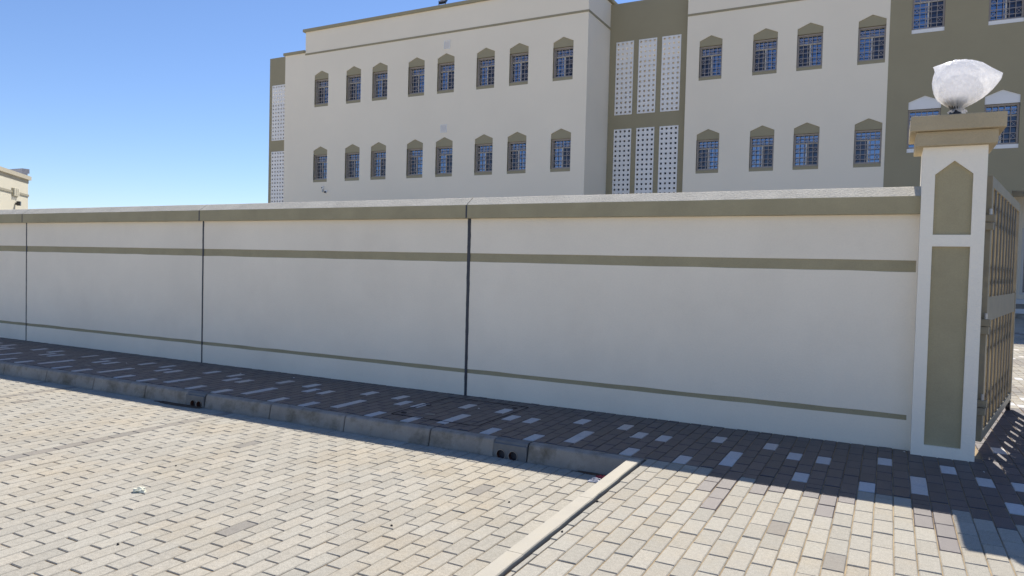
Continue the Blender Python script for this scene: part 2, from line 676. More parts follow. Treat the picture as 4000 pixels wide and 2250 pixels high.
def kerb_stone(x0, x1, mt=M_kerb):
    pr = kerb_prof()
    n = len(pr)
    xs = [x0 + 0.0045, x0 + 0.012, x1 - 0.012, x1 - 0.0045]
    vs, fs = [], []
    for k, x in enumerate(xs):
        ins = 0.005 if k in (0, 3) else 0
        for (y, z) in pr:
            vs.append((x, y + ins * (1 if y < -1.43 else 0), z - (ins * 0.6 if z > -0.02 else 0)))
    for k in range(3):
        for i in range(n):
            j = (i + 1) % n
            fs.append((k * n + i, k * n + j, (k + 1) * n + j, (k + 1) * n + i))
    fs.append(tuple(range(n))[::-1])
    fs.append(tuple(range(3 * n, 4 * n)))
    return MB().add(vs, fs, mt)


def drain(x0, x1, centres):
    """short block with two outlet pipes through its face"""
    yf = -1.509
    blk = MB()
    holes = []
    for cx, cz in centres:
        holes.append([(cx + 0.0405 * math.cos(a), cz + 0.0405 * math.sin(a)) for a in [2 * math.pi * i / 20 for i in range(20)]])
    blk.plate([(x0 + 0.003, -0.2), (x1 - 0.003, -0.2), (x1 - 0.003, -0.028), (x0 + 0.003, -0.028)], holes, yf, yf + 0.045, M_kerbd, back=False)
    pr = kerb_prof()[:8]
    n = len(pr)
    vs = [(x, y, z) for x in (x0 + 0.003, x1 - 0.003) for (y, z) in pr]
    vs += [(x0 + 0.003, yf, -0.028), (x1 - 0.003, yf, -0.028)]
    fs = [(i, i + 1, n + i + 1, n + i) for i in range(n - 1)] + [(n - 1, 2 * n, 2 * n + 1, 2 * n - 1)]
    blk.add(vs, fs, M_kerbd)
    blk.box(x0 + 0.003, x1 - 0.003, -1.43, -1.4115, -0.22, -0.004, M_kerbd)
    o = blk.build("drain_block", parent=kb)
    for cx, cz in centres:
        p = MB()
        p.cyl((cx, yf - 0.003, cz), 0.0385, 0.075, 20, M_pipe, 'y', cap=False)
        vs, fs = [], []
        for r in (0.0405, 0.0375):
            for i in range(20):
                a = 2 * math.pi * i / 20
                vs.append((cx + r * math.cos(a), yf - 0.004, cz + r * math.sin(a)))
        fs = [(i, (i + 1) % 20, 20 + (i + 1) % 20, 20 + i) for i in range(20)]
        p.add(vs, fs, M_pipee)
        p.cyl((cx, yf + 0.071, cz), 0.0385, 0.002, 20, M_dark, 'y')
        p.build("pipe", parent=o)


joints = [-1.356, -2.2637, ('d', -2.56), -3.175, -4.09, -5.0, -5.901, ('d', -6.1718), -6.8364, -7.7374, -8.652, -9.55]
while (joints[-1]) > -18:
    joints.append(joints[-1] - 0.915)
prev = joints[0]
for j in joints[1:]:
    if isinstance(j, tuple):
        j = j[1]
        cs = [(-2.489, -0.112), (-2.383, -0.112)] if j > -3 else [(-6.063, -0.114), (-5.973, -0.114)]
        drain(j, prev, cs)
    else:
        kerb_stone(j, prev).build("kerbstone", parent=kb)
    prev = j
struct(MB().box(-60, prev, -1.511, -1.4115, -0.22, -0.002).build("kerb_far_end", M_kerb))

# flush edging beside the apron, one stone after the other
es = struct(MB().box(-1.44, -1.301, -9.4, -1.515, -0.3, -0.05).build("edging", M_seal))
ye = [-1.512, -2.497, -3.438, -4.38, -5.32, -6.26, -7.2, -8.14]
for a, b in zip(ye, ye[1:]):
    q = MB()
    for (y0, y1) in ((a - 0.002, b + 0.002),):
        xr0, xr1 = strip_right(y0), strip_right(y1)
        w = 0.09
        ns = 9
        vs, fs = [], []
        for i in range(ns + 1):
            y = y0 + (y1 - y0) * i / ns
            xr = xr0 + (xr1 - xr0) * i / ns
            jr = random.uniform(-0.002, 0.001)
            vs += [(xr - w, y, -0.2), (xr - w, y, 0.010), (xr - w + 0.004, y, 0.014), (xr - 0.005 + jr, y, 0.014 + jr * 0.4), (xr + jr * 2, y, 0.008), (xr, y, -0.2)]
        for i in range(ns):
            for k in range(5):
                fs.append((i * 6 + k, i * 6 + k + 1, i * 6 + k + 7, i * 6 + k + 6))
        fs += [(0, 1, 2, 3, 4, 5), tuple(ns * 6 + k for k in range(6))[::-1]]
        q.add(vs, fs, M_edge)
    q.build("edging_stone", parent=es)

# ================================================================== boundary wall
bw = thing("boundary_wall", "long cream plastered boundary wall with olive bands and olive coping beside the sidewalk", "wall", (0, 0, 0))
JX = [-24.13, -20.06, -15.98, -11.8777, -7.81, -3.744, 0.351]
GAP = {-3.744: 0.027, -7.81: 0.019, -11.8777: 0.018}
ZC, ZMT, ZMB, ZLT, ZLB = 1.854, 1.4925, 1.402, 0.2767, 0.234
TH = 0.2


def wavy_box(q, x0, x1, y0, y1, z0, z1, mt, amp=0.0025, step=0.12, both=True):
    """slab whose lower and upper edges wander a little, as hand-masked paint does"""
    n = max(2, int((x1 - x0) / step))
    vs, fs = [], []
    for i in range(n + 1):
        x = x0 + (x1 - x0) * i / n
        a = z0 + amp * noise.noise(Vector((x * 3.1, z0 * 9, 1))) * 2
        b = z1 + amp * noise.noise(Vector((x * 3.1, z1 * 9, 5))) * 2
        vs += [(x, y0, a), (x, y0, b), (x, y1, b), (x, y1, a)]
    for i in range(n):
        o = i * 4
        fs += [(o, o + 4, o + 5, o + 1), (o + 1, o + 5, o + 6, o + 2), (o + 2, o + 6, o + 7, o + 3), (o + 3, o + 7, o + 4, o)]
    fs += [(0, 1, 2, 3), (n * 4 + 3, n * 4 + 2, n * 4 + 1, n * 4)]
    q.add(vs, fs, mt)


for i in range(len(JX) - 1):
    a, b = JX[i], JX[i + 1]
    ga = GAP.get(a, 0.018) / 2
    gb = GAP.get(b, 0.018) / 2 if i < len(JX) - 2 else 0
    x0, x1 = a + ga, b - gb
    last = i == len(JX) - 2
    q = MB()
    # body is set back behind the bands; the cream render stands 7 mm proud of them
    q.box(x0, x1, 0.0072, TH, -0.1, ZC - 0.001, M_wall)
    wavy_box(q, x0, x1, 0.0, 0.0075, -0.1, ZLB, M_wall)
    wavy_box(q, x0, x1, 0.0, 0.0075, ZLT, ZMB, M_wall)
    wavy_box(q, x0, x1, 0.0, 0.0075, ZMT, ZC, M_wall, amp=0.001)
    if last:
        q.box(0.318, x1, 0.0001, 0.0076, ZLB - 0.004, ZLT + 0.004, M_wall)
        q.box(0.340, x1, 0.0001, 0.0076, ZMB - 0.004, ZMT + 0.004, M_wall)
    q.build("wall_panel", parent=bw)
    for (zb, zt, xe) in ((ZLB, ZLT, 0.318), (ZMB, ZMT, 0.340)):
        MB().box(x0, xe if last else x1, 0.0052, 0.0072, zb - 0.004, zt + 0.004, M_olive).build("painted_band", parent=bw)
    # coping length (joint slightly offset, as it stands proud of the wall)
    pr = [(-0.0665, ZC), (-0.0665, 1.987), (-0.062, 1.992), (0.055, 2.0735), (0.065, 2.0775), (0.135, 2.0775), (0.145, 2.0735), (0.262, 1.992), (0.2665, 1.987), (0.2665, ZC)]
    cg = 0.004
    cx0, cx1 = a + cg, b - (cg if not last else 0)
    n = len(pr)
    vs, fs, mi = [], [], []
    ns = max(2, int((cx1 - cx0) / 0.25))
    k = MB()
    for s_ in range(ns + 1):
        x = cx0 + (cx1 - cx0) * s_ / ns
        for (y, z) in pr:
            w = 0.0022 * noise.noise(Vector((x * 2.3, y * 9, z * 7)))
            vs.append((x, y, z + w))
    top = []
    side = []
    for s_ in range(ns):
        for j in range(n):
            jj = (j + 1) % n
            f = (s_ * n + j, (s_ + 1) * n + j, (s_ + 1) * n + jj, s_ * n + jj)
            (top if 2 <= j <= 6 else side).append(f)
    side.append(tuple(range(n)))
    side.append(tuple(range(ns * n, ns * n + n))[::-1])
    k.add(vs, side, M_olive)
    o0 = len(k.v)
    k.v += [tuple(v) for v in vs]
    k.f += [tuple(q_ + o0 for q_ in f) for f in top]
    k.mi += [k.m(M_ctop)] * len(top)
    k.build("coping", parent=bw)
    if not last:
        # ragged sealant strip in the movement joint
        w = GAP.get(b, 0.018)
        vs, fs = [], []
        ns = 70
        for s_ in range(ns + 1):
            z = -0.02 + (ZC + 0.02) * s_ / ns
            e0 = w / 2 + 0.004 * max(0, noise.noise(Vector((z * 14, b, 0)))) + 0.0012
            e1 = w / 2 + 0.004 * max(0, noise.noise(Vector((z * 14, b, 9)))) + 0.0012
            e0 *= 1.12 + 0.22 * z / ZC
            e1 *= 1.12 + 0.22 * z / ZC
            vs += [(b - e0, -0.0015, z), (b - w * 0.25, 0.001, z), (b + w * 0.25, 0.001, z), (b + e1, -0.0015, z)]
        for s_ in range(ns):
            for j in range(3):
                fs.append((s_ * 4 + j, s_ * 4 + j + 1, s_ * 4 + j + 5, s_ * 4 + j + 4))
        q = MB().add(vs, fs, M_seal)
        q.box(b - w / 2 - 0.001, b + w / 2 + 0.001, 0.012, TH, -0.05, ZC, M_seal)
        q.box(b - 0.004, b + 0.004, -0.060, 0.20, ZC + 0.002, 1.985, M_seal)
        q.box(b - 0.010, b + 0.008, -0.0682, -0.0660, ZC + 0.002, 1.988, M_seal)
        q.build("joint_sealant", parent=bw)

# ================================================================== gate pillar
PX0, PX1, PY0, PY1 = 0.351, 0.768, -0.131, 0.285
gp = thing("gate_pillar", "white square gate pillar with two recessed olive panels and stepped olive cap", "pillar", ((PX0 + PX1) / 2, (PY0 + PY1) / 2, 0))
OFF = Vector((-(PX0 + PX1) / 2, -(PY0 + PY1) / 2, 0))


def child(q, name, parent, mt=None, bevel=0.0, smooth=False):
    o = q.build(name, mt, parent, bevel, smooth)
    o.location = OFF
    return o


n_up = [(0.437, 1.688), (0.682, 1.688), (0.682, 2.142), (0.5595, 2.243), (0.437, 2.142)]
n_lo = [(0.438, 0.083), (0.678, 0.083), (0.682, 1.600), (0.436, 1.600)]
q = MB()
q.plate([(PX0, -0.1), (PX1, -0.1), (PX1, 2.35), (PX0, 2.35)], [n_up, n_lo], PY0, PY0 + 0.024, M_wallw)
q.box(PX0 + 0.0005, PX1 - 0.0005, PY0 + 0.0235, PY1, -0.1, 2.3495, M_wallw)
child(q, "shaft", gp)
for nn, (poly, dd) in enumerate(((n_up, 0.0), (n_lo, 0.0))):
    cx = sum(p[0] for p in poly) / len(poly)
    cz = sum(p[1] for p in poly) / len(poly)
    sm = [(p[0], p[1]) for p in poly]
    q = MB().plate(sm, [], PY0 + 0.0205, PY0 + 0.0232, M_olive)
    child(q, "recessed_panel", gp)
M_capp = mat("pillar_cap_paint", (0.47, 0.385, 0.25), 0.8, 0.35, var=0.07, vscale=4, bump=1.0, bscale=60, bdist=0.006, speck=0.06, sscale=120)
q = MB().box(0.297, 0.822, PY0 - 0.054, PY1 + 0.054, 2.3505, 2.458, M_capp)
child(q, "corbel", gp, bevel=0.006)
q = MB().box(0.258, 0.865, PY0 - 0.093, PY1 + 0.093, 2.459, 2.572, M_capp)
child(q, "cap_slab", gp, bevel=0.006)

# ---- lamp on the pillar
LX, LY = 0.5615, 0.077
lamp = thing("globe_lamp", "round white globe lamp wrapped in a clear plastic bag on top of the gate pillar", "lamp", (LX, LY, 2.572))
q = MB().lathe((0, 0, 0), [(0, 0), (0.048, 0.0), (0.046, 0.03), (0.042, 0.06), (0.034, 0.09), (0.05, 0.12), (0.078, 0.15), (0.082, 0.17), (0, 0.17)], 24, M_black)
q.build("lamp_base", parent=lamp, smooth=True)
pr = []
for i in range(19):
    a = -math.pi / 2 + math.pi * i / 18
    pr.append((0.146 * math.cos(a), 0.304 + 0.146 * math.sin(a)))
pr = [p for p in pr if p[1] > 0.175]
pr = [(0.08, 0.168)] + pr
MB().lathe((0.012, 0, 0), pr, 32, M_globe).build("globe", parent=lamp, smooth=True)
prof = [(0.002, 0.462), (0.04, 0.460), (0.085, 0.450), (0.125, 0.430), (0.152, 0.395), (0.166, 0.350), (0.170, 0.305), (0.168, 0.265), (0.160, 0.228),
        (0.147, 0.197), (0.128, 0.170), (0.102, 0.147), (0.072, 0.124), (0.050, 0.110), (0.038, 0.100), (0.036, 0.092), (0.043, 0.084), (0.054, 0.076),
        (0.058, 0.068)]
NA = 150
vs, fs = [], []
for k, (r, z) in enumerate(prof):
    for i in range(NA):
        a = 2 * math.pi * i / NA
        da = math.atan2(math.sin(a + 0.10), math.cos(a + 0.10))
        # empty corner of the bag drawn out to the right
        lobe = 0.128 * math.exp(-(abs(da) / 0.46) ** 1.1) * math.exp(-(abs(z - 0.345) / (0.062 if z > 0.345 else 0.11)) ** 1.25)
        lobe += 0.022 * math.exp(-(da / 0.9) ** 2) * math.exp(-((z - 0.23) / 0.09) ** 2)
        dl = math.atan2(math.sin(a - math.pi * 0.98), math.cos(a - math.pi * 0.98))
        nub = 0.045 * math.exp(-(dl / 0.25) ** 2) * math.exp(-((z - 0.432) / 0.022) ** 2)
        neck = max(0.0, min(1.0, (0.21 - z) / 0.13))
        wr = 1 + neck * 0.16 * math.sin(11 * a + 3 * math.sin(3 * a)) + 0.018 * math.sin(23 * a + 5 * math.sin(2 * a) + z * 40)
        wr += 0.022 * noise.noise(Vector((math.cos(a) * 2.5, math.sin(a) * 2.5, z * 14)))
        rr = r * wr + lobe + nub
        zz = z + 0.006 * noise.noise(Vector((math.cos(a) * 4, math.sin(a) * 4, z * 20))) - (lobe * 0.12)
        if k >= len(prof) - 3:
            zz += 0.008 * math.sin(7 * a + 1) * (k - len(prof) + 4) / 3
        vs.append((0.010 + rr * math.cos(a), rr * math.sin(a), zz))
for k in range(len(prof) - 1):
    for i in range(NA):
        j = (i + 1) % NA
        fs.append((k * NA + i, k * NA + j, (k + 1) * NA + j, (k + 1) * NA + i))
MB().add(vs, fs, M_bag).build("plastic_bag", parent=lamp, smooth=True)

# ================================================================== gate leaf (opened inwards)
GA = math.atan2(2.569, 0.51)            # direction of the leaf from the hinge
gate = thing("metal_gate", "open taupe steel gate leaf with vertical bars and small crosses beside the white pillar", "gate", (0.834, 0.151, 0), GA)
GL = 2.619
T = 0.06                                  # thickness, leaf stands on the +y (left) side of its visible face
q = MB()
q.box(0, 0.075, 0, T, 0.10, 2.156)
q.box(GL - 0.075, GL, 0, T, 0.10, 2.156)
q.box(0.075, GL - 0.075, 0.001, T - 0.001, 2.072, 2.1555)
q.box(0.075, GL - 0.075, 0.001, T - 0.001, 0.1005, 0.175)
q.build("frame", M_gate, gate, bevel=0.004)
MB().box(0.074, GL - 0.074, 0.006, T - 0.012, 1.03, 1.222).build("middle_plate", M_gate, gate)
NB = 9
pitch = (GL - 0.15) / NB
M_gbar = mat("gate_bar_painted_shade", (0.045, 0.038, 0.032), 0.5, 0.4)  # shade of the bar recesses, put into the colour of the front strips
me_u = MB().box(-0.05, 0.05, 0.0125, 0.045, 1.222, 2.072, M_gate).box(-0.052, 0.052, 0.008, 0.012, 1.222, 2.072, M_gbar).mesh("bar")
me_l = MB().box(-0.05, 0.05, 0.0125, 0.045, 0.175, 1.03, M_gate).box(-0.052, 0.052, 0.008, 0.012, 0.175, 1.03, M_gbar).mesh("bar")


def cross_mesh(z0, z1):
    q = MB()
    w = (pitch - 0.104) / 2
    q.bar((-w, 0.026, z0), (w, 0.026, z1), 0.010, 0.012)
    q.bar((-w, 0.026, z1), (w, 0.026, z0), 0.010, 0.0118)
    q.bar((-w, 0.026, z0 - 0.012), (w, 0.026, z0 - 0.012), 0.008, 0.016)
    q.bar((-w, 0.026, z1 + 0.012), (w, 0.026, z1 + 0.012), 0.008, 0.016)
    return q.mesh("cross", M_gate)


crosses = [cross_mesh(*z) for z in ((1.81, 1.94), (1.335, 1.45), (0.79, 0.92), (0.30, 0.42))]
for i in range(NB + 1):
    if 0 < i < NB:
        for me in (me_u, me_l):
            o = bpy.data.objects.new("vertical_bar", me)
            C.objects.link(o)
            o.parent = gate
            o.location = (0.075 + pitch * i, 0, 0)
    if i < NB:
        for me in crosses:
            o = bpy.data.objects.new("cross_piece", me)
            C.objects.link(o)
            o.parent = gate
            o.location = (0.075 + pitch * (i + 0.5), 0, 0)
for z in (1.80, 1.00, 0.375):
    h = MB()
    h.box(-0.006, -0.046, -0.028, 0.045, z, z + 0.055)
    h.box(-0.006, -0.046, -0.020, 0.045, z - 0.062, z - 0.004)
    ho = h.build("hinge", M_gate, gate, bevel=0.004)
    MB().cyl((-0.026, 0.004, z + 0.05), 0.011, 0.05, 12, M_steel).build("hinge_pin", parent=ho)
MB().cyl((GL - 0.16, -0.005, 0.05), 0.045, 0.04, 18, M_black, 'y').box(GL - 0.2, GL - 0.12, -0.008, 0.04, 0.085, 0.101, M_gate).box(
    GL - 0.2, GL - 0.12, 0.037, 0.041, 0.04, 0.1, M_gate).build("caster", parent=gate)
vs, fs = [], []
for i in range(17):
    a = -math.pi / 2 + math.pi * i / 16
    for j in range(6):
        b = 2 * math.pi * j / 6
        rr = 0.075 + 0.004 * math.cos(b)
        vs.append((GL + rr * math.cos(a) - 0.002, 0.02 + 0.004 * math.sin(b), 1.12 + rr * 1.05 * math.sin(a)))
for i in range(16):
    for j in range(6):
        fs.append((i * 6 + j, i * 6 + (j + 1) % 6, (i + 1) * 6 + (j + 1) % 6, (i + 1) * 6 + j))
MB().add(vs, fs, M_black).build("wire_loop", parent=gate, smooth=True)

# ================================================================== school building
TB = -0.006
sb = thing("school_building", "large three storey cream and olive building with rows of pointed barred windows behind the wall", "building", (0, 0, 0), TB)
D1, D2, DR = 21.085, 23.302, 23.6
WW, WS, WA, WZ, WO = 0.92, 1.602, 1.803, 5.379, 1.385
SY = 3.8


def pent(x, z, w=WW, s_=WS, a=WA):
    return [(x - w / 2, z), (x + w / 2, z), (x + w / 2, z + s_), (x, z + a), (x - w / 2, z + s_)]


def window_proto(w, s_, a, top, sill, plate_m, sill_m, reveal_m, dark_left, gname):
    """origin: middle of the sill on the wall plane; +y goes into the wall"""
    rv = MB()
    x = w / 2
    y1 = 0.25
    rv.add([(-x, 0.0, sill), (-x, y1, sill), (-x, y1, top), (-x, 0.0, top)], [(0, 1, 2, 3)])
    rv.add([(x, 0.0, sill), (x, y1, sill), (x, y1, top), (x, 0.0, top)], [(3, 2, 1, 0)])
    rv.add([(-x, 0.03, top), (x, 0.03, top), (x, y1, top), (-x, y1, top)], [(0, 1, 2, 3)])
    rv.add([(-x, 0.03, sill), (x, 0.03, sill), (x, y1, sill), (-x, y1, sill)], [(3, 2, 1, 0)])
    root = rv.build("window", reveal_m)
    pd = MB().plate([(-x, top), (x, top), (x, s_), (0, a), (-x, s_)], [], 0.03, 0.06, plate_m)
    pd.build("pediment", parent=root)
    MB().box(-x, x, 0.02 if sill_m is plate_m else -0.02, 0.06, 0.0, sill, sill_m).build("sill", parent=root)
    # metal grille
    g = MB()
    gx, g0, g1, gy = x - 0.004, sill + 0.006, top - 0.004, 0.10
    fw = 0.058
    g.box(-gx, -gx + fw, gy, gy + 0.03, g0, g1)
    g.box(gx - fw, gx, gy, gy + 0.03, g0, g1)
    g.box(-gx + fw, gx - fw, gy, gy + 0.03, g1 - fw, g1)
    g.box(-gx + fw, gx - fw, gy, gy + 0.03, g0, g0 + fw)
    ix0, ix1, iz0, iz1 = -gx + fw, gx - fw, g0 + fw, g1 - fw
    H = iz1 - iz0
    fr = [0.10, 0.21, 0.26, 0.42, 0.57, 0.74, 0.90]
    zs = [iz1 - H * f for f in fr]
    xs = [ix0 + (ix1 - ix0) * k / 5 for k in range(6)]
    bt = 0.020
    for xx in xs[1:-1]:
        g.box(xx - bt / 2, xx + bt / 2, gy + 0.006, gy + 0.020, iz0, iz1)
    for zz in zs:
        g.box(ix0, ix1, gy + 0.004, gy + 0.018, zz - bt / 2, zz + bt / 2)
    for (za, zb) in ((zs[0], zs[1]), (zs[3], zs[4]), (zs[5], zs[6])):
        for k in (0, 2, 4):
            g.bar((xs[k], gy + 0.012, zb), (xs[k + 1], gy + 0.012, za), 0.010, 0.008)
            g.bar((xs[k], gy + 0.012, za), (xs[k + 1], gy + 0.012, zb), 0.010, 0.0078)
    g.build("grille", M_grille, root)
    # aluminium frame and panes
    f = MB()
    fy = 0.20
    zt = zs[2] - 0.005
    f.box(-x, -x + 0.06, fy, fy + 0.045, sill, top)
    f.box(x - 0.06, x, fy, fy + 0.045, sill, top)
    f.box(-x + 0.06, x - 0.06, fy, fy + 0.045, top - 0.06, top)
    f.box(-x + 0.06, x - 0.06, fy, fy + 0.045, sill, sill + 0.06)
    f.box(-x + 0.06, x - 0.06, fy - 0.002, fy + 0.045, zt - 0.02, zt + 0.022)
    f.box(-0.024, 0.024, fy - 0.004, fy + 0.045, sill + 0.06, zt - 0.02)
    f.build("frame", M_alu, root)
    py = fy + 0.03
    P = [(-x + 0.06, x - 0.06, zt + 0.022, top - 0.06, G_SKY),
         (-x + 0.06, -0.024, sill + 0.06, zt - 0.02, G_MESH if dark_left else G_SKY),
         (0.024, x - 0.06, sill + 0.06, zt - 0.02, G_SKY if dark_left else G_MESH)]
    for (a0, a1, b0, b1, gm) in P:
        MB().box(a0, a1, py, py + 0.006, b0, b1, gm).build("pane", parent=root)
    return root


xs1 = [-25.689, -23.604, -21.982, -19.837, -18.199, -16.103, -14.441, -12.36]
xs2 = [-6.777, -4.656, -3.019, -0.891]
protoA = window_proto(WW, WS, WA, WO, 0.13, M_bolive, M_bolive, M_bolive, True, "A")
protoB = window_proto(WW, WS, WA, WO, 0.13, M_bolive, M_bolive, M_bolive, False, "B")
xs3 = [(0.895, 5.84), (3.215, 5.84), (0.895, 10.10), (3.215, 10.10), (5.5, 10.10)]
protoC = window_proto(1.02, 1.81, 2.02, 1.545, 0.14, M_bwhite, M_bwhite, M_bolive, False, "C")
for pr_ in (protoA, protoB, protoC):
    pr_.parent = sb
first = {}
wr = random.Random(5)
pos = [(x, D1, WZ + dz) for dz in (0, SY) for x in xs1] + [(x, D2, WZ + dz) for dz in (0, SY) for x in xs2]
darkL = [1, 1, 0, 1, 0, 0, 1, 0, 1, 1, 0, 1, 0, 0, 0, 0] + [1, 0, 0, 1, 1, 1, 1, 0]
for i, p in enumerate(pos):
    pt = protoA if darkL[i] else protoB
    if pt.name in first:
        o = copy_tree(pt, sb)
    else:
        o = pt
        first[pt.name] = 1
    o.location = p
for i, (x, z) in enumerate(xs3):
    o = protoC if i == 0 else copy_tree(protoC, sb)
    o.location = (x, D2, z)

# left block (front plane D1)
F1H = [pent(x, WZ + dz) for dz in (0, SY) for x in xs1]
q = MB()
q.plate([(-26.8, 0), (-11.26, 0), (-11.26, 13.03), (-26.8, 13.03)], F1H, D1, D1 + 0.03, M_bwall, back=False)
q.box(-28.2, -26.8, D1, D1 + 0.03, 0, 11.99, M_bwall)
q.box(-28.2, -26.8, D1 + 0.33, D1 + 10, 0, 11.99, M_bwall)
q.box(-26.8, -11.26, D1 + 0.33, D1 + 10, 0, 13.02, M_bwall)
q.box(-11.26 - 0.4, -11.26, D1 + 0.03, D1 + 0.329, 0, 13.019, M_bwall)
q.box(-28.2, -27.8, D1 + 0.03, D1 + 0.329, 0, 11.98, M_bwall)
q.box(-26.8, -11.66, D1 + 0.03, D1 + 0.329, 12.3, 13.019, M_bwall)
q.build("facade_wall", parent=sb)
MB().box(-26.92, -11.14, D1 - 0.10, D1 + 10.1, 13.03, 13.165, M_bolive).build("coping", parent=sb)
MB().box(-28.28, -26.82, D1 - 0.08, D1 + 10.1, 11.991, 12.12, M_bolive).build("coping", parent=sb)
MB().box(-26.8, -11.235, D1 - 0.025, D1 - 0.001, 11.865, 11.95, M_bolive).box(-11.259, -11.235, D1 - 0.001, DR - 0.001, 11.865, 11.95, M_bolive).build(
    "string_course", parent=sb)


# perforated screens
def screen(nx, nz, w, h, hole=0.088, dep=0.07):
    q = MB()
    px, pz = w / nx if nx > 4 else 0.2, h / nz
    xs_, zs_ = [0], [0]
    ox = (w - px * nx) / 2
    oz = 0
    for i in range(nx):
        c = ox + px * (i + 0.5)
        xs_ += [c - hole / 2, c + hole / 2]
    xs_.append(w)
    for i in range(nz):
        c = oz + pz * (i + 0.5)
        zs_ += [c - hole / 2, c + hole / 2]
    zs_.append(h)
    for i in range(len(xs_) - 1):
        for j in range(len(zs_) - 1):
            a0, a1, b0, b1 = xs_[i], xs_[i + 1], zs_[j], zs_[j + 1]
            if i % 2 == 1 and j % 2 == 1:
                q.add([(a0, 0, b0), (a1, 0, b0), (a1, 0, b1), (a0, 0, b1), (a0, dep, b0), (a1, dep, b0), (a1, dep, b1), (a0, dep, b1)],
                      [(0, 4, 5, 1), (1, 5, 6, 2), (2, 6, 7, 3), (3, 7, 4, 0)])
            else:
                q.add([(a0, 0, b0), (a1, 0, b0), (a1, 0, b1), (a0, 0, b1)], [(0, 1, 2, 3)])
                q.add([(a0, dep, b0), (a1, dep, b0), (a1, dep, b1), (a0, dep, b1)], [(3, 2, 1, 0)])
    q.add([(0, 0, 0), (w, 0, 0), (w, 0, h), (0, 0, h), (0, dep, 0), (w, dep, 0), (w, dep, h), (0, dep, h)],
          [(0, 1, 5, 4), (1, 2, 6, 5), (2, 3, 7, 6), (3, 0, 4, 7)])
    return q


def recess(x0, x1, y, top, screens, left_open=False):
    """olive wall with screens; behind the upper ones a white light shaft open to the sky, behind the lower a dark stair hall"""
    holes = []
    for (a, b, z0, z1) in screens:
        holes.append([(a + 0.02, z0 + 0.02), (b - 0.02, z0 + 0.02), (b - 0.02, z1 - 0.02), (a + 0.02, z1 - 0.02)])
    q = MB()
    q.plate([(x0, 0), (x1, 0), (x1, top), (x0, top)], holes, y, y + 0.2, M_bolive)
    q.build("recess_wall", parent=sb)
    w = MB()
    w.box(x0 - 0.0, x1 + 0.0, y + 1.6, y + 1.8, 0, top - 0.5, M_bwall)
    w.box(x0, x1, y + 0.201, y + 1.599, 7.5, 7.7, M_bwall)
    w.box(x0 - 0.2, x0 - 0.001, y + 0.201, y + 1.8, 0, top - 0.3, M_bwall)
    w.box(x1 + 0.001, x1 + 0.2, y + 0.201, y + 1.8, 0, top - 0.3, M_bwall)
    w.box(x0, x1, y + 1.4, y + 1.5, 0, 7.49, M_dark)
    w.box(x0, x1, y + 1.81, y + 8, 0, top - 0.5, M_bwall)
    w.build("light_shaft", parent=sb)
    for (a, b, z0, z1) in screens:
        sc = screen(max(4, round((b - a) / 0.2)), 15, b - a, z1 - z0)
        o = sc.build("perforated_screen", M_bwhite, sb)
        o.location = (a, y - 0.02, z0)


sx = [(-10.95, -10.155), (-9.925, -9.125), (-8.90, -8.085)]
recess(-11.258, -7.762, DR, 12.95, [(a, b, 8.10, 11.27) for a, b in sx] + [(a, b, 4.32, 7.48) for a, b in sx])
recess(-31.45, -28.22, D1 + 2.0, 12.74, [(-31.22, -30.0, 8.11, 11.2), (-31.22, -30.0, 4.38, 7.49)])
# return wall of the left block is the box side; fill between blocks at roof
# right blocks (plane D2)
q = MB()
F2H = [pent(x, WZ + dz) for dz in (0, SY) for x in xs2]
q.plate([(-7.76, 0), (-0.32, 0), (-0.32, 13.03), (-7.76, 13.03)], F2H, D2, D2 + 0.03, M_bwall, back=False)
q.box(-7.76, -7.4, D2 + 0.03, D2 + 0.329, 0, 13.02, M_bwall)
q.box(-7.76, -0.32, D2 + 0.33, D2 + 10, 0, 13.02, M_bwall)
q.build("facade_wall", parent=sb)
MB().box(-7.86, -0.32, D2 - 0.10, D2 + 10.1, 13.03, 13.165, M_bolive).build("coping", parent=sb)
MB().box(-7.785, -0.32, D2 - 0.025, D2 - 0.001, 11.865, 11.95, M_bolive).build("string_course", parent=sb)
F3H = [pent(x, z, 1.02, 1.81, 2.02) for x, z in xs3]
q = MB()
q.plate([(-0.319, 0), (3.6, 0), (3.6, 4.38), (9.5, 4.38), (9.5, 0), (14.0, 0), (14.0, 14.8), (-0.319, 14.8)], F3H, D2 - 0.004, D2 + 0.03, M_bolive, back=False)
q.box(-0.319, 14.0, D2 + 0.33, D2 + 10, 4.55, 14.79, M_bolive)
q.box(3.6, 9.5, D2 + 0.03, D2 + 2.4, 4.381, 4.55, M_bwall)
q.box(-0.319, 3.6, D2 + 0.33, D2 + 10, 0, 4.55, M_bolive)
q.box(9.5, 14.0, D2 + 0.33, D2 + 10, 0, 4.55, M_bolive)
q.box(-0.319, 0.0, D2 + 0.03, D2 + 0.329, 4.6, 14.79, M_bolive)
q.build("facade_wall", parent=sb)
q = MB()
q.plate([(3.601, 0), (9.499, 0), (9.499, 4.38), (3.601, 4.38)], [[(4.22, 0.80), (7.2, 0.80), (7.2, 3.24), (4.22, 3.24)]], D2 + 2.2, D2 + 2.39, M_bwall)
q.build("porch_back_wall", parent=sb)
po = MB()
po.box(4.22, 7.2, D2 + 2.22, D2 + 2.28, 3.14, 3.24).box(4.22, 4.31, D2 + 2.22, D2 + 2.28, 0.8, 3.14).box(7.1, 7.2, D2 + 2.22, D2 + 2.28, 0.8, 3.14)
po.box(4.31, 7.1, D2 + 2.22, D2 + 2.28, 0.8, 0.88).box(5.6, 5.68, D2 + 2.22, D2 + 2.28, 0.88, 3.14)
pf = po.build("porch_window", M_alu, sb)
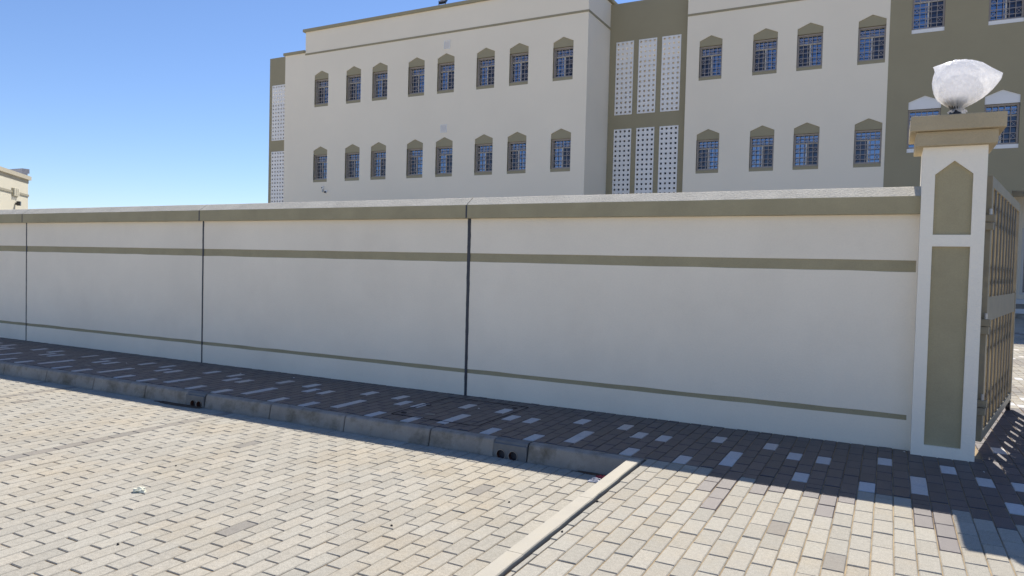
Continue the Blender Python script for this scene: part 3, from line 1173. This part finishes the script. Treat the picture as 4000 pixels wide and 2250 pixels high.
MB().box(4.31, 7.1, D2 + 2.25, D2 + 2.262, 0.88, 3.14, G_MESH).build("pane", parent=pf)
for k in range(4):
    MB().box(3.61, 9.49, D2 + 0.6 + 0.32 * k, D2 + 2.19, 0.16 * k - (0.01 if k == 0 else 0), 0.16 * (k + 1) - 0.002, M_bwhite if k % 2 else M_kerb).build("step", parent=sb)
# louvred vents
for (vx, vz, w, h) in ((-18.155, 11.16, 0.33, 0.39), (-18.24, 7.38, 0.34, 0.38)):
    v = MB().box(-w / 2, w / 2, -0.02, -0.001, 0, 0.02).box(-w / 2, w / 2, -0.02, -0.001, h - 0.02, h).box(-w / 2, -w / 2 + 0.02, -0.02, -0.001, 0.02, h - 0.02).box(
        w / 2 - 0.02, w / 2, -0.02, -0.001, 0.02, h - 0.02).build("vent", M_bwhite, sb)
    v.location = (vx, D1, vz)
    for k in range(9):
        z = 0.03 + (h - 0.06) * k / 9
        MB().add([(-w / 2 + 0.02, -0.018, z), (w / 2 - 0.02, -0.018, z), (w / 2 - 0.02, -0.003, z + 0.032), (-w / 2 + 0.02, -0.003, z + 0.032)], [(0, 1, 2, 3)]).build(
            "louvre", M_bwhite, v)

ca, sa = math.cos(TB), math.sin(TB)


def bl(s_, t_, z):
    return (s_ * ca - t_ * sa, s_ * sa + t_ * ca, z)


# small fixtures on the building
o = thing("wall_camera", "small upright white camera with black lens on the facade below the leftmost lower window", "camera", bl(-25.46, D1 - 0.001, 4.93), TB)
MB().box(-0.045, 0.045, -0.07, 0, 0.08, 0.22, M_bwhite).box(-0.035, 0.035, -0.055, 0, -0.07, 0.08, M_steel).build("housing", parent=o, bevel=0.01)
MB().cyl((-0.01, -0.095, 0.15), 0.03, 0.03, 14, M_black, 'y').build("lens", parent=o)
o = thing("dome_camera", "small white dome camera with black eyeball right of the upright camera", "camera", bl(-25.27, D1 - 0.001, 4.88), TB)
MB().cyl((0, -0.06, 0), 0.075, 0.06, 18, M_bwhite, 'y', r2=0.085).build("housing", parent=o)
q = MB().lathe((0, 0, 0), [(0.001, -0.055), (0.03, -0.046), (0.05, -0.02), (0.055, 0.0), (0.05, 0.02), (0.03, 0.046), (0.001, 0.055)], 14, M_black)
e = q.build("eyeball", parent=o, smooth=True)
e.location = (0.02, -0.08, -0.02)
o = thing("floodlight", "black floodlight tilted on its bracket on the roof edge coping", "floodlight", bl(-18.46, D1 - 0.02, 13.166), TB)
Mt = Matrix.Rotation(R(-38), 4, 'X')
MB().box(-0.17, 0.17, -0.05, 0.05, 0.0, 0.36, M_black, Matrix.Translation((0, 0, 0.1)) @ Mt).build("housing", parent=o, bevel=0.01)
MB().box(-0.14, 0.14, -0.056, -0.0505, 0.08, 0.33, M_globe, Matrix.Translation((0, 0, 0.1)) @ Mt).build("glass", parent=o)
MB().box(-0.19, -0.174, -0.02, 0.02, 0, 0.24, M_black).box(0.174, 0.19, -0.02, 0.02, 0, 0.24, M_black).box(-0.19, 0.19, -0.02, 0.02, 0, 0.014, M_black).build("bracket", parent=o)

# ================================================================== guard house at far left
gh = thing("guard_house", "small sunlit cream flat roofed house with olive coping beyond the wall at far left", "house", (-30, 9.73, 0), math.atan2(-0.696, 0.718))
M_ghc = mat("guard_house_coping", (0.50, 0.46, 0.36), 0.8, 0.3)
M_gh = mat("guard_house_paint", (0.66, 0.63, 0.52), 0.85, 0.3, var=0.03, bump=0.7, bscale=35, bdist=0.01)
# local x runs along the visible face towards the viewer's left, local y points into the house... face normal is +y world-side
# local frame: x=(.718,-.696), y=(.696,.718): outward normal of the visible face
MB().box(0, 8, -6, 0, 0, 4.14, M_gh).build("wall", parent=gh)
MB().box(-0.02, 8.05, -6.0, 0.012, 4.141, 4.27, M_ghc).build("cornice", parent=gh)
MB().box(-0.14, 8.15, -6.1, 0.075, 4.271, 4.42, M_ghc).build("coping", parent=gh)
st = MB()
st.box(-0.02, 1.18, 0.001, 0.03, 3.62, 3.70).box(1.86, 8, 0.001, 0.03, 3.62, 3.70)
st.build("string_course", mat("guard_house_band", (0.34, 0.32, 0.25), 0.8, 0.3), gh)
MB().box(1.19, 1.85, 0.001, 0.03, 3.53, 3.80, M_bolive).build("bracket_plate", parent=gh)
for k, x in enumerate((1.26, 1.46, 1.66)):
    MB().box(x, x + 0.10, 0.031, 0.075, 3.52, 3.80, M_gh).build("fin", parent=gh)
wl = thing("wall_lamp", "small black square lamp on the sunlit wall of the house at far left", "lamp", (0, 0, 0))
wl.matrix_world = Matrix.Translation((-30 + 0.718 * 1.44 + 0.0, 9.73 - 0.696 * 1.44, 3.25)) @ Matrix.Rotation(math.atan2(-0.696, 0.718), 4, 'Z')
MB().box(-0.06, 0.06, 0.05, 0.17, -0.08, 0.08, M_black).build("housing", parent=wl)
MB().box(-0.02, 0.02, 0.001, 0.05, -0.05, 0.03, M_black).build("arm", parent=wl)

bb = thing("rear_block", "grey flat roofed block showing behind the roof of the house at far left", "building", (-36, 12.67, 0))
M_grey = mat("grey_render", (0.50, 0.49, 0.52), 0.85, 0.3)
MB().box(-6, 0, 0, 0.25, 0, 5.33, M_grey).build("wall", parent=bb)
MB().box(-6, 0.001, -0.003, 0.33, 5.16, 5.37, M_grey).build("parapet", parent=bb)

# ================================================================== small things on the ground
ic = thing("inspection_cover", "flush rectangular paver-filled inspection cover in the dark sidewalk near the kerb", "cover", (-3.35, -0.7, 0))
M_cov = mat("cover_frame_rusty", (0.045, 0.037, 0.034), 0.8, 0.2, metal=0.0, var=0.2, vscale=30)
X, Y = 0.45, 0.49
MB().box(-X, X, -Y - 0.006, -Y, -0.02, 0.0035).box(-X, X, Y, Y + 0.006, -0.02, 0.0035).box(-X - 0.006, -X, -Y, Y, -0.02, 0.0036).box(X, X + 0.006, -Y, Y, -0.02, 0.0036).build(
    "frame", M_cov, ic)
for (x, y) in ((-0.38, -0.40), (-0.40, 0.03), (0.36, 0.38)):
    q = MB()
    q.lathe((x, y, 0.0012), [(0.001, 0.0008), (0.020, 0.0008), (0.022, 0.002), (0.026, 0.0025), (0.028, 0.0)], 18, M_cov)
    q.build("lifting_hole", parent=ic)


def lump(name, size, mt, seed, sub=3, rough=0.35, flat=0.5):
    import bmesh
    bm = bmesh.new()
    bmesh.ops.create_icosphere(bm, subdivisions=sub, radius=0.5)
    for v in bm.verts:
        n_ = noise.noise(v.co * 2.2 + Vector((seed, 0, 0))) + 0.5 * noise.noise(v.co * 5 + Vector((0, seed, 0)))
        v.co *= 1 + rough * n_
        if v.co.z < -0.3:
            v.co.z = -0.3
        v.co = Vector((v.co.x * size[0], v.co.y * size[1], (v.co.z + 0.3) * size[2]))
    me = bpy.data.meshes.new(name)
    bm.to_mesh(me)
    bm.free()
    me.materials.append(mt)
    o = bpy.data.objects.new(name, me)
    C.objects.link(o)
    return o


o = tag(lump("crumpled_foam", (0.078, 0.045, 0.038), M_litw, 3.3, 4, 0.55), "crumpled off-white lump of foam lying alone on the sunlit beige pavers", "litter")
o.location = (-4.035, -3.50, -HK)
o.rotation_euler = (0, 0, R(35))
# torn wrapper in the corner by the edging
wp = thing("wrapper", "torn red and white plastic wrapper in the corner where kerb meets edging", "litter", (-1.605, -1.665, -HK + 0.001), R(5))


def sheet(w, d, h, seed, mt, nm, ox, oy):
    n = 14
    vs, fs = [], []
    for i in range(n + 1):
        for j in range(n + 1):
            u, v = i / n - 0.5, j / n - 0.5
            z = h * (0.6 + 1.2 * noise.noise(Vector((u * 4 + seed, v * 4, seed)))) * (1 - (2 * abs(u)) ** 4) * (1 - (2 * abs(v)) ** 4)
            vs.append((ox + u * w + 0.008 * noise.noise(Vector((v * 6, seed, 0))), oy + v * d + 0.008 * noise.noise(Vector((u * 6, seed, 3))), max(0.001, z)))
    for i in range(n):
        for j in range(n):
            a = i * (n + 1) + j
            fs.append((a, a + n + 1, a + n + 2, a + 1))
    MB().add(vs, fs, mt).build(nm, parent=wp)


sheet(0.13, 0.06, 0.022, 2.0, M_wrapw, "white_film", -0.01, -0.030)
sheet(0.13, 0.06, 0.036, 7.0, M_red, "red_film", 0.015, 0.025)

o = tag(lump("washed_soil", (0.62, 0.10, 0.008), M_soil, 1.3, 4, 0.5), "dark soil washed up against the kerb beside the left drain outlets", "soil")
o.location = (-6.25, -1.545, -HK - 0.001)
o["kind"] = "stuff"
o = tag(lump("soil_heap", (0.30, 0.035, 0.012), M_soil, 5.3, 4, 0.7), "dark crumbs of soil in the corner by the red and white wrapper", "soil")
o.location = (-1.72, -1.535, -HK - 0.002)
o["kind"] = "stuff"

fl = [(-8.45, -0.62, "tiny white fleck on the dark pavers left of the middle wall joint"),
      (-6.68, -0.36, "tiny white fleck near the wall foot, right of the middle wall joint"),
      (-5.95, -0.23, "tiny white fleck closest to the wall, between the middle and right wall joints"),
      (-3.27, -0.53, "tiny white fleck on the dark pavers just right of the right wall joint"),
      (-1.66, -0.83, "tiny white fleck beside a pale paver behind the end of the kerb"),
      (0.31, -0.08, "white plaster crumb in the corner where the wall meets the gate pillar"),
      (0.80, -0.42, "tiny white fleck on dark pavers in front of the right foot of the gate pillar")]
pf_ = None
for i, (x, y, lb) in enumerate(fl):
    if pf_ is None:
        o = pf_ = lump("paint_fleck", (0.03, 0.018, 0.006), M_fleck, 2, 2, 0.8)
    else:
        o = pf_.copy()
        C.objects.link(o)
    tag(o, lb, "fleck", "paint flecks dropped on the sidewalk")
    o.location = (x, y, 0.0005)
    k = random.uniform(0.5, 0.9)
    o.scale = (k, k, 1)
    o.rotation_euler = (0, 0, random.uniform(0, 3))
pb = [(-2.31, -3.14, "small dark pebble on the sunlit parking pavers left of the edging"),
      (-1.93, -2.42, "small dark pebble on sunlit pavers below the right drain outlets"),
      (-4.35, -3.0, "small dark pebble on the sunlit pavers right of the crumpled foam"),
      (-3.35, -4.1, "small dark pebble nearest the bottom edge on the left parking pavers"),
      (-1.306, -2.50, "small stone lodged in the gap beside the upper joint of the edging"),
      (-1.288, -3.05, "small stone lodged in the gap midway along the edging")]
pp = None
for i, (x, y, lb) in enumerate(pb):
    if pp is None:
        o = pp = lump("pebble", (0.016, 0.012, 0.012), M_pebble, 4, 2, 0.4)
    else:
        o = pp.copy()
        C.objects.link(o)
    tag(o, lb, "pebble", "pebbles scattered on the pavers")
    o.location = (x, y, (-HK if x < -1.4 else 0.0))
    o.rotation_euler = (0, 0, i)
o = tag(MB().box(-0.045, 0.045, -0.005, 0.005, 0.001, 0.006, M_edge).build("wood_splinter", bevel=0.001), "pale wood splinter on the dark inspection cover", "splinter")
o.location = (-3.49, -1.03, 0.001)
o.rotation_euler = (0, 0, R(15))
o = tag(MB().box(-0.04, 0.04, -0.012, 0.012, 0.001, 0.004, M_edge).build("paper_scrap", bevel=0.001), "pale scrap of paper on the dark sidewalk far to the left", "litter")
o.location = (-8.62, -1.02, 0.001)
o.rotation_euler = (0, 0, R(20))
